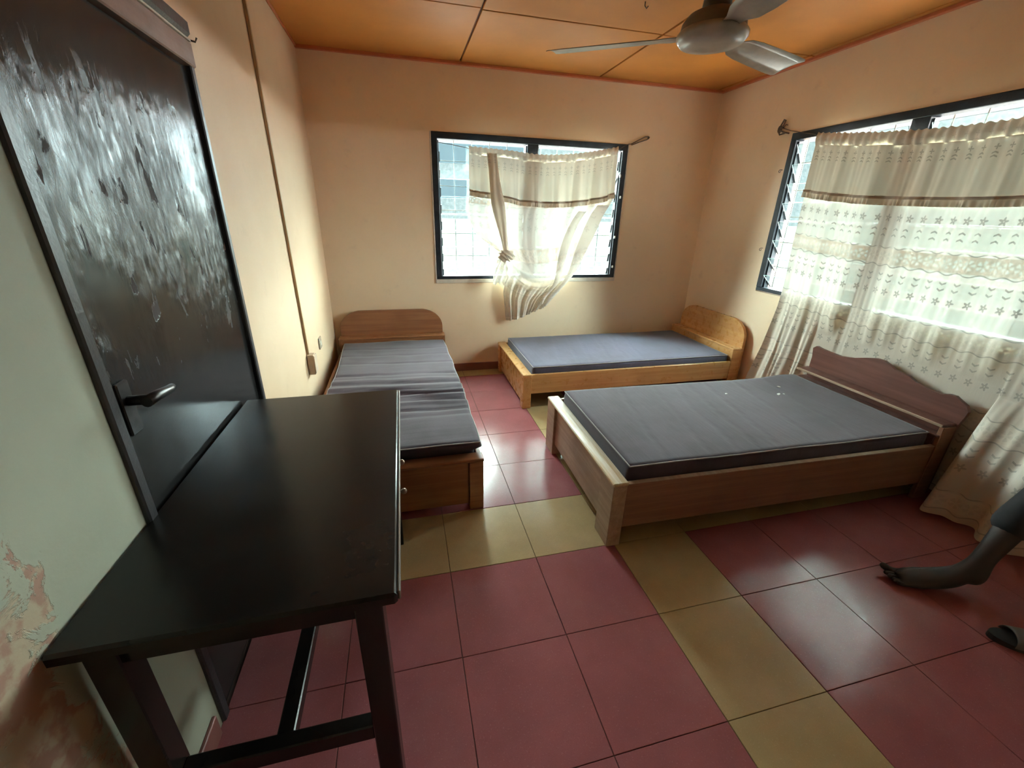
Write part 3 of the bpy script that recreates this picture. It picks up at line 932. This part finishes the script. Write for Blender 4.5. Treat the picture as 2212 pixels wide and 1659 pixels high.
def f_ruf1(s, t):
    x = c1_x(s, 1) + .012 * math.sin(s * 50) + .003 * math.sin(s * 260) * t
    return (x, YC1 - .022 + fold1(s, 1) + .006 * t * math.sin(s * 300), trim1(c1_x(s, 0)) - .008 - .034 * t), (s * 1.7, .2 + t * .03)
grid_mesh('ruffle', f_ruf1, 420, 3, MAT['valance_small'], cur1)
LEFT1 = [(0, .612, 1.665), (.10, .590, 1.56), (.2, .597, 1.455), (.32, .655, 1.32), (.42, .80, 1.222), (.50, .905, 1.150), (.58, .955, 1.085), (.66, .935, .98), (.78, .915, .80), (.9, .935, .63), (1., .951, .512)]
RIGHT1 = [(0, 1.968, 1.685), (.10, 1.925, 1.585), (.2, 1.872, 1.49), (.32, 1.80, 1.32), (.42, 1.72, 1.155), (.52, 1.655, 1.02), (.62, 1.575, .905), (.74, 1.48, .80), (.87, 1.40, .715), (1., 1.345, .645)]
def f_sheer1(s, t):
    lx, lz = smooth_interp(LEFT1, t); rx, rz = smooth_interp(RIGHT1, t)
    x = lx + (rx - lx) * s; z = lz + (rz - lz) * s
    hang = math.exp(-((t - .52) / .26) ** 2)
    z -= (.16 * hang + .015) * math.sin(PI * s ** .8) * (1 if t > .04 else t / .04)
    if t < .12:                         # hang from the valance
        k = 1 - t / .12; zt = trim1(.6 + 1.37 * s) + .01 - (t / .12) * .11
        z = z * (1 - k) + zt * k; x = x * (1 - k) + c1_x(s, 1) * k
    near = math.exp(-((t - .5) / .16) ** 2)
    pleat = (.014 + .020 * near) * math.sin((t * 8 + s * (3.2 - 2.4 * near)) * 4.2) * near * (1.05 - s) ** .6
    y = YC1 - .008 + (1 - near) * (fold1(s, .8) * .8) + pleat
    y -= .05 * near * (1 - s) ** 2 + .03 * near * math.sin(PI * s)
    if t > .62: y -= .02 * math.sin((t - .62) / .38 * PI) + .012 * math.sin(s * 9 + t * 5)
    return (x, min(y, YB - .018), z), (s * (1.5 - .35 * t), t * 1.15)
grid_mesh('sheer', f_sheer1, 130, 170, MAT['sheer_small'], cur1)
# doubled folds: the bunched pleat from header to knot, and rolled edges of the swag
def f_pleat1(s, t):
    cx_, w_ = interp([(0, .785, .042), (.25, .812, .050), (.5, .845, .054), (.72, .880, .044), (1., .925, .030)], t)
    z = 1.955 + (1.165 - 1.955) * t
    return (cx_ + (s - .5) * 2 * w_ + .006 * math.sin(t * 9 + s * 3), YC1 - .052 - .012 * math.sin(s * PI) + .006 * math.sin(s * 11 + t * 4) - .012 * t, z), (s * .12 + .3, .02 + t * .85)
grid_mesh('pleat', f_pleat1, 12, 50, MAT['valance_small'], cur1)
def edge_roll(name, off0, off1, t0, t1, dy):
    def f(s, t):
        tt = t0 + (t1 - t0) * t
        rx, rz = smooth_interp(RIGHT1, tt); lx, lz = smooth_interp(LEFT1, tt)
        k = off0 + (off1 - off0) * s
        kx = k * (1 + .5 * math.sin(t * PI))
        hang = math.exp(-((tt - .52) / .26) ** 2)
        z = rz + (lz - rz) * kx * .6 - (.16 * hang) * math.sin(PI * max(0, 1 - kx) ** .8) * (1 - abs(2 * t - 1) ** 3)
        return (rx + (lx - rx) * kx, YC1 - dy - .008 * math.sin(s * PI), z), (s * .1 + tt, tt)
    grid_mesh(name, f, 8, 60, MAT['sheer_small'], cur1)
edge_roll('rolled_fold', .01, .10, .10, .97, .040)
edge_roll('rolled_fold', .16, .22, .16, .92, .046)
# the knot itself and its short tail
bm = bmesh.new()
b = bmesh.new(); bmesh.ops.create_icosphere(b, subdivisions=4, radius=1)
for v in b.verts:
    n_ = v.co.normalized(); d = 1 + .16 * math.sin(n_.x * 7 + n_.z * 11) + .12 * mnoise.noise(n_ * 3.4)
    v.co = Vector((.925 + n_.x * .072 * d + n_.z * .018, YC1 - .062 + n_.y * .028 * d, 1.135 + n_.z * .052 * d - n_.x * .012))
for f in b.faces: f.smooth = True
merge(bm, b)
obj('knot', bm, MAT['valance_small'], cur1, True)
def f_tail1(s, t):
    w = .035 + .035 * math.sin(t * 2.2) + .012 * mnoise.noise((t * 6, 1, s * 2))
    return (.890 - .026 * t + (s - .5) * 2 * w, YC1 - .052 + .014 * math.sin(s * 13 + t * 5) - .008 * t, 1.12 - .235 * t - .025 * abs(s - .5) * t + .012 * math.sin(s * 21) * t), (s * .25, t * .24)
grid_mesh('knot_tail', f_tail1, 34, 26, MAT['sheer_small'], cur1)

# --- large curtain on the right wall
XC2 = XR - .036
def top2(y): return smooth_interp([(.70, 2.13), (1.1, 2.03), (1.45, 1.978), (1.69, 1.971), (1.975, 1.978), (2.21, 1.995), (2.5, 2.026), (2.815, 2.072), (3.05, 2.125)], y)[0]
def trim2(y): return smooth_interp([(.70, 1.72), (1.1, 1.655), (1.56, 1.626), (1.77, 1.624), (2.085, 1.634), (2.4, 1.652), (2.8, 1.700), (3.0, 1.73)], y)[0]
YA2, YZ2 = 2.812, .86
wr2_ = thing('curtain_wire', 'dark wire over the right window tied in a knot round a nail', 'wire', (0, 0, 0), 0, 'curtain wires')
bm = bmesh.new()
tube(bm, [(XC2 if YZ2 < y < YA2 else XR - .014, y, top2(y) - .025 if YZ2 < y < YA2 + .02 else top2(y) - .005) for y in [.70 + .07 * k for k in range(33)]] + [(XR - .014, 3.10, 2.135), (XR - .012, 3.185, 2.165)], .0028, 6)
obj('strand', bm, MAT['wire'], wr2_)
bm = bmesh.new(); tube(bm, [(XR + .01, 3.19, 2.168), (XR - .035, 3.19, 2.172)], .005, 8); obj('nail', bm, MAT['wire'], wr2_)
bm = bmesh.new()
tube(bm, [(XR - .015, 3.11, 2.118), (XR - .02, 3.17, 2.135), (XR - .022, 3.205, 2.155), (XR - .022, 3.20, 2.185), (XR - .02, 3.18, 2.222), (XR - .02, 3.165, 2.215), (XR - .02, 3.175, 2.185), (XR - .022, 3.195, 2.16), (XR - .02, 3.21, 2.14), (XR - .016, 3.20, 2.12), (XR - .014, 3.15, 2.125)], .0055, 7)
tube(bm, [(XR - .02, 3.205 - .012 * math.cos(q), 2.158 + .02 * math.sin(q)) for q in [k * .7 for k in range(10)]], .008, 7)
tube(bm, [(XR - .014, 3.19, 2.165), (XR - .016, 3.155, 2.185), (XR - .014, 3.14, 2.178)], .003, 6)
obj('string_knot', bm, MAT['wire'], wr2_)

cur2 = thing('curtain', 'long cream lace curtain with valance over the right window', 'curtain', (0, 0, 0), 0, 'cream lace curtains')
def c2_y(s): return YA2 + (YZ2 - YA2) * s
def fold2(s, t):
    y = c2_y(s)
    a = .006 + .010 * t
    v = wavy(y, a * .7, 21, .3) + wavy(y, .0025, 70, 1.)
    v += .022 * fold(y, 2.22, .05) * (.5 + .5 * t) - .016 * fold(y, 2.34, .05)
    return v
def f_head2(s, t):
    y = c2_y(s); z = top2(y) + .008 - .078 * t + .004 * math.sin(y * 150) * (1 - t)
    return (XC2 - .008 - .012 * math.sin(t * PI) + .005 * math.sin(y * 120) + .003 * math.sin(y * 47), y, z), (s * 2.6, t * .08)
grid_mesh('header', f_head2, 420, 6, MAT['head'], cur2)
def f_val2(s, t):
    y = c2_y(s); z0 = top2(y) - .066
    return (XC2 - .012 + fold2(s, t), y + .008 * math.sin(y * 40) * t, z0 + (trim2(y) - z0) * t), (s * 2.35, t * .30)
grid_mesh('valance', f_val2, 300, 16, MAT['valance'], cur2)
def f_trim2(s, t):
    y = c2_y(s)
    return (XC2 - .018 + fold2(s, 1) - .002 * math.sin(t * PI), y + .008 * math.sin(y * 40), trim2(y) + .008 - .017 * t), (s, t)
grid_mesh('braid', f_trim2, 300, 3, MAT['trim'], cur2)
def f_ruf2(s, t):
    y = c2_y(s)
    return (XC2 - .021 + fold2(s, 1) + .006 * t * math.sin(y * 230), y + .008 * math.sin(y * 40) + .002 * math.sin(y * 190) * t, trim2(y) - .008 - .036 * t), (s * 2.3, .2 + t * .03)
grid_mesh('ruffle', f_ruf2, 520, 3, MAT['valance'], cur2)
LEFT2 = [(0, 2.80), (.22, 2.79), (.42, 2.772), (.52, 2.77), (.72, 2.80), (1., 2.885)]
def f_sheer2(s, t):
    y0 = c2_y(s)
    zt = trim2(y0) + .012
    zb = .03
    z = zt + (zb - zt) * t
    ly = interp(LEFT2, t)[0] - YA2
    y = y0 + ly * max(0, 1 - s * 2.2)
    amp = 1 + 2.2 * max(0, (t - .42)) * max(0, 1 - s * 2.4)       # deep folds low on the far side
    x = XC2 - .006 + fold2(s, 1) * .8
    low = max(0., t - .40) / .60
    far = 1 / (1 + math.exp((s - .27) * 45))
    x += far * low * (.020 * math.sin(y0 * 52 + .5 + t * 2) + .010 * math.sin(y0 * 117 + 2) - .028)
    y += far * low * .022 * math.sin(y0 * 31 + t * 3)
    # the part that spills forward round the near corner of the bed head
    near = 1 / (1 + math.exp((1.365 - (YA2 - YZ2) * 0 - 0 - y0 + 0) * -95))
    if y0 < 1.5:
        near = 1 / (1 + math.exp((y0 - 1.322) * 130))
        k = max(0., t - .60) / .40
        x -= near * (.255 * k ** .8 * (.80 + .2 * math.sin(y0 * 26 + .6)) + k * .02 * math.sin(y0 * 61))
        y += near * k * (.05 - .12 * (1 - (y0 - YZ2) / .5)) * .4
    mid = (1 - far) * (1 if y0 > 1.34 else 0)
    lim = XR - .014
    if t > .5 and 1.31 < y0 < 2.42:            # pinched flat between bed head and wall
        k = min(1, (t - .5) / .07); x = x + (max(x, XR - .030) - x) * k
    return (min(x, lim), y, z), (s * 2.35, t * 1.62)
grid_mesh('sheer', f_sheer2, 330, 170, MAT['sheer'], cur2)

# ------------------------------------------------------------------ flakes on the near mattress
for k, (px, py, sx, sy_, lab) in enumerate(((1.50, .66, .022, .010, 'largest white paint flake on the grey mattress of the walnut bed'),
                                           (1.535, .655, .008, .006, 'small white paint flake just beyond the largest flake on the grey mattress'),
                                           (1.60, .765, .014, .007, 'pale paint flake nearest the scrolled headboard on the grey mattress'),
                                           (1.14, .72, .012, .007, 'faint paint flake halfway along the grey mattress of the walnut bed'))):
    bm = bmesh.new()
    n = 7
    zs = .2645 + .158 + disp3(px - .088, py - .04, 1.)[0] + .0012
    top = [bm.verts.new((sx * math.cos(2 * PI * q / n) * random.uniform(.7, 1.1), sy_ * math.sin(2 * PI * q / n) * random.uniform(.7, 1.1), .0016 + random.uniform(0, .002))) for q in range(n)]
    bot = [bm.verts.new((v.co.x, v.co.y, 0)) for v in top]
    bm.faces.new(top); bm.faces.new(bot[::-1])
    for q in range(n): bm.faces.new((top[q], bot[q], bot[(q + 1) % n], top[(q + 1) % n]))
    o = obj('paint_flake', bm, MAT['flake']); o.location = place3(px, py, zs); o.rotation_euler = (0, 0, .5 + k)
    tag(o, lab, 'paint flake', 'paint flakes on the grey mattress')

# ------------------------------------------------------------------ slipper
sl = thing('slipper', 'black rubber slipper lying on the red tiles near the bottom right', 'slipper', (2.235, .585, 0.001), math.radians(-34))
def sole_outline():
    pts = []
    for k in range(40):
        a = 2 * PI * k / 40
        x = .135 * math.cos(a); w = .046 - .010 * math.exp(-((x - .02) / .045) ** 2) + (.006 if x < -.03 else 0)
        pts.append((x, w * math.sin(a)))
    return pts
bm = bmesh.new(); so = sole_outline()
lo = [bm.verts.new((x, y, 0)) for x, y in so]; up_ = [bm.verts.new((x * .99, y * .98, .018 + .004 * (x / .13) ** 2)) for x, y in so]
bm.faces.new(lo[::-1]); bm.faces.new(up_)
for k in range(40): bm.faces.new((lo[k], lo[(k + 1) % 40], up_[(k + 1) % 40], up_[k]))
obj('sole', bm, MAT['rubber'], sl)
def f_strap(s, t):
    a = PI * s
    return (-.035 - .045 * t + .01 * math.sin(a), .047 * math.cos(a), .016 + (.040 - .008 * t) * math.sin(a)), (s, t)
grid_mesh('strap', f_strap, 24, 4, MAT['strap'], sl, .004)

# ------------------------------------------------------------------ person stepping in at the right
def skin_body(name, verts, edges, mat, parent=None, root=0, lev=2):
    me = bpy.data.meshes.new(name)
    me.from_pydata([v[:3] for v in verts], edges, [])
    o = link(name, me, mat, parent)
    sm = o.modifiers.new('skin', 'SKIN')
    me.skin_vertices[0].data[root].use_root = True
    for i, v in enumerate(verts):
        r = v[3]; me.skin_vertices[0].data[i].radius = r if isinstance(r, tuple) else (r, r)
    sm.use_smooth_shade = True
    ss = o.modifiers.new('smooth', 'SUBSURF'); ss.levels = lev; ss.render_levels = lev
    return o

def chain(verts, edges, start, pts):
    prev = start
    ids = []
    for p in pts:
        verts.append(p); edges.append((prev, len(verts) - 1)); prev = len(verts) - 1; ids.append(prev)
    return ids

V, Ed = [], []
V.append((2.73, .70, .92, (.125, .105)))                       # pelvis
sp_ = chain(V, Ed, 0, [(2.735, .69, 1.05, (.12, .10)), (2.73, .69, 1.22, (.135, .105)), (2.72, .69, 1.36, (.125, .10)), (2.71, .69, 1.44, .062), (2.70, .69, 1.49, .055)])
hd_ = chain(V, Ed, sp_[-1], [(2.69, .69, 1.55, .075), (2.68, .69, 1.62, .092), (2.685, .69, 1.70, .075)])
# leading leg with bare foot on the floor
hipA = chain(V, Ed, 0, [(2.70, .80, .86, .085), (2.625, .835, .66, .072), (2.555, .85, .455, .056), (2.46, .862, .34, .056), (2.375, .855, .20, .043), (2.31, .85, .105, .036)])
ank = hipA[-1]
heel = chain(V, Ed, ank, [(2.325, .83, .042, .038)])
mid_ = chain(V, Ed, ank, [(2.235, .865, .066, (.048, .044)), (2.15, .892, .050, (.056, .038)), (2.085, .922, .038, (.056, .030))])
ball = mid_[-1]
dirv = Vector((-.85, .50, 0)).normalized(); perp = Vector((.50, .85, 0)).normalized()
for k, (off, ln, rr) in enumerate(((.040, .082, .0165), (.018, .074, .012), (.000, .066, .0115), (-.018, .057, .011), (-.034, .046, .010))):
    b0 = Vector((2.085, .922, .024)) + perp * off + dirv * .014
    lift = .028 if k == 0 else .004
    chain(V, Ed, ball, [(*(b0 + dirv * ln * .45), rr), (*(b0 + dirv * ln + Vector((0, 0, lift))), rr * .9)])
# trailing leg
hipB = chain(V, Ed, 0, [(2.76, .61, .86, .085), (2.80, .57, .66, .072), (2.82, .56, .46, .056), (2.83, .55, .30, .055), (2.84, .54, .12, .036)])
chain(V, Ed, hipB[-1], [(2.855, .535, .04, .034)])
fB = chain(V, Ed, hipB[-1], [(2.78, .55, .045, (.036, .030)), (2.70, .56, .026, (.042, .020))])
for off, ln in ((.030, .062), (.014, .058), (0, .052), (-.014, .045), (-.027, .036)):
    chain(V, Ed, fB[-1], [(2.69 - ln, .565 + off, .018, .009)])
# arms
for sgn in (1, -1):
    sh = chain(V, Ed, sp_[2], [(2.72, .69 + sgn * .19, 1.38, .056), (2.74, .69 + sgn * .235, 1.12, .043), (2.70 - .03 * sgn, .69 + sgn * .25, .90, .032), (2.68 - .04 * sgn, .69 + sgn * .25, .83, (.032, .022))])
    for q in range(4):
        chain(V, Ed, sh[-1], [(2.655 - .04 * sgn + q * .019, .69 + sgn * .25, .775, .0085), (2.658 - .04 * sgn + q * .018, .69 + sgn * .247, .735 + .008 * abs(q - 1.5), .0075)])
    chain(V, Ed, sh[-1], [(2.640 - .04 * sgn, .69 + sgn * .243, .80, .0095)])
person = skin_body('person', V, Ed, MAT['skin'])
tag(person, 'person in dark trousers stepping barefoot into the room at the right edge', 'person')
# trousers to mid-calf and shirt
tv, te = [], []
tv.append((2.73, .70, .95, (.145, .125)))
chain(tv, te, 0, [(2.735, .69, 1.06, (.138, .118))])
chain(tv, te, 0, [(2.70, .80, .86, .105), (2.625, .835, .66, .092), (2.555, .85, .455, .076), (2.46, .862, .34, .074), (2.41, .867, .262, .070)])
chain(tv, te, 0, [(2.76, .61, .86, .105), (2.80, .57, .66, .092), (2.82, .56, .46, .076), (2.832, .55, .26, .070)])
skin_body('trousers', tv, te, MAT['trousers'], person)
sv, se = [], []
sv.append((2.735, .69, 1.02, (.15, .13)))
sc_ = chain(sv, se, 0, [(2.73, .69, 1.22, (.152, .125)), (2.72, .69, 1.36, (.14, .118)), (2.71, .69, 1.43, .075)])
for sgn in (1, -1): chain(sv, se, sc_[1], [(2.72, .69 + sgn * .19, 1.38, .072), (2.735, .69 + sgn * .225, 1.20, .062)])
skin_body('shirt', sv, se, MAT['shirt'], person)
b = bmesh.new(); bmesh.ops.create_icosphere(b, subdivisions=3, radius=1)
for v in b.verts:
    n_ = v.co.copy(); v.co = Vector((2.692 + n_.x * .098, .69 + n_.y * .092, 1.665 + n_.z * .10))
for v in [v for v in b.verts if v.co.z < 1.62 or (v.co.x < 2.64 and v.co.z < 1.70)]: b.verts.remove(v)
obj('hair', b, MAT['hair'], person, True)
for sgn in (1, -1):
    b = bmesh.new(); bmesh.ops.create_uvsphere(b, u_segments=12, v_segments=8, radius=.011)
    bmesh.ops.translate(b, verts=b.verts, vec=(2.600, .69 + sgn * .033, 1.625)); obj('eye', b, MAT['eye'], person, True)
    b = bmesh.new(); bmesh.ops.create_uvsphere(b, u_segments=12, v_segments=8, radius=.028)
    for v in b.verts: v.co = Vector((2.70 + v.co.x * .7, .69 + sgn * .092 + v.co.y * .4, 1.615 + v.co.z))
    obj('ear', b, MAT['skin'], person, True)
b = bmesh.new(); tube(b, [(2.602, .69, 1.635), (2.585, .69, 1.605), (2.577, .69, 1.590), (2.600, .69, 1.582)], [.010, .013, .016, .010], 10); obj('nose', b, MAT['skin'], person, True)
b = bmesh.new(); tube(b, [(2.607, .664, 1.555), (2.597, .69, 1.556), (2.607, .716, 1.555)], [.005, .008, .005], 8); obj('mouth', b, MAT['skin'], person, True)

# ------------------------------------------------------------------ what each piece of the setting is
for n_, lab in (('floor', 'tiled floor of red terrazzo squares with cream bands'),
                ('ceiling', 'orange painted ceiling of square boards with dark joints'),
                ('wall_left', 'cream wall holding the black door, flaking near the desk'),
                ('wall_back', 'peach painted wall around the smaller window'),
                ('wall_right', 'peach painted wall behind the long lace curtain'),
                ('wall_front', 'plain peach painted wall behind the viewer'),
                ('trim_1', 'dark orange batten along the ceiling edge above the smaller window'),
                ('trim_2', 'dark orange batten along the ceiling edge above the long lace curtain'),
                ('trim_3', 'thin dark orange batten along the ceiling edge above the black door'),
                ('baseboard_back', 'dark red skirting under the smaller window'),
                ('baseboard_left', 'dark red skirting below the black door wall'),
                ('baseboard_right', 'dark red skirting behind the long lace curtain'),
                ('door_1', 'black glossy painted door with chipped and peeling paint'),
                ('window_1', 'dark framed louvre window half covered by a knotted curtain'),
                ('window_2', 'dark framed louvre window covered by a long lace curtain'),
                ('ground', 'dull green open ground outside the windows'),
                ('bounce_paving', 'added concrete slab out of view, bouncing light in by the long curtain'),
                ('bounce_paving.001', 'added concrete slab out of view, bouncing light in by the smaller window')):
    o = bpy.data.objects.get(n_)
    if o: o['label'] = lab
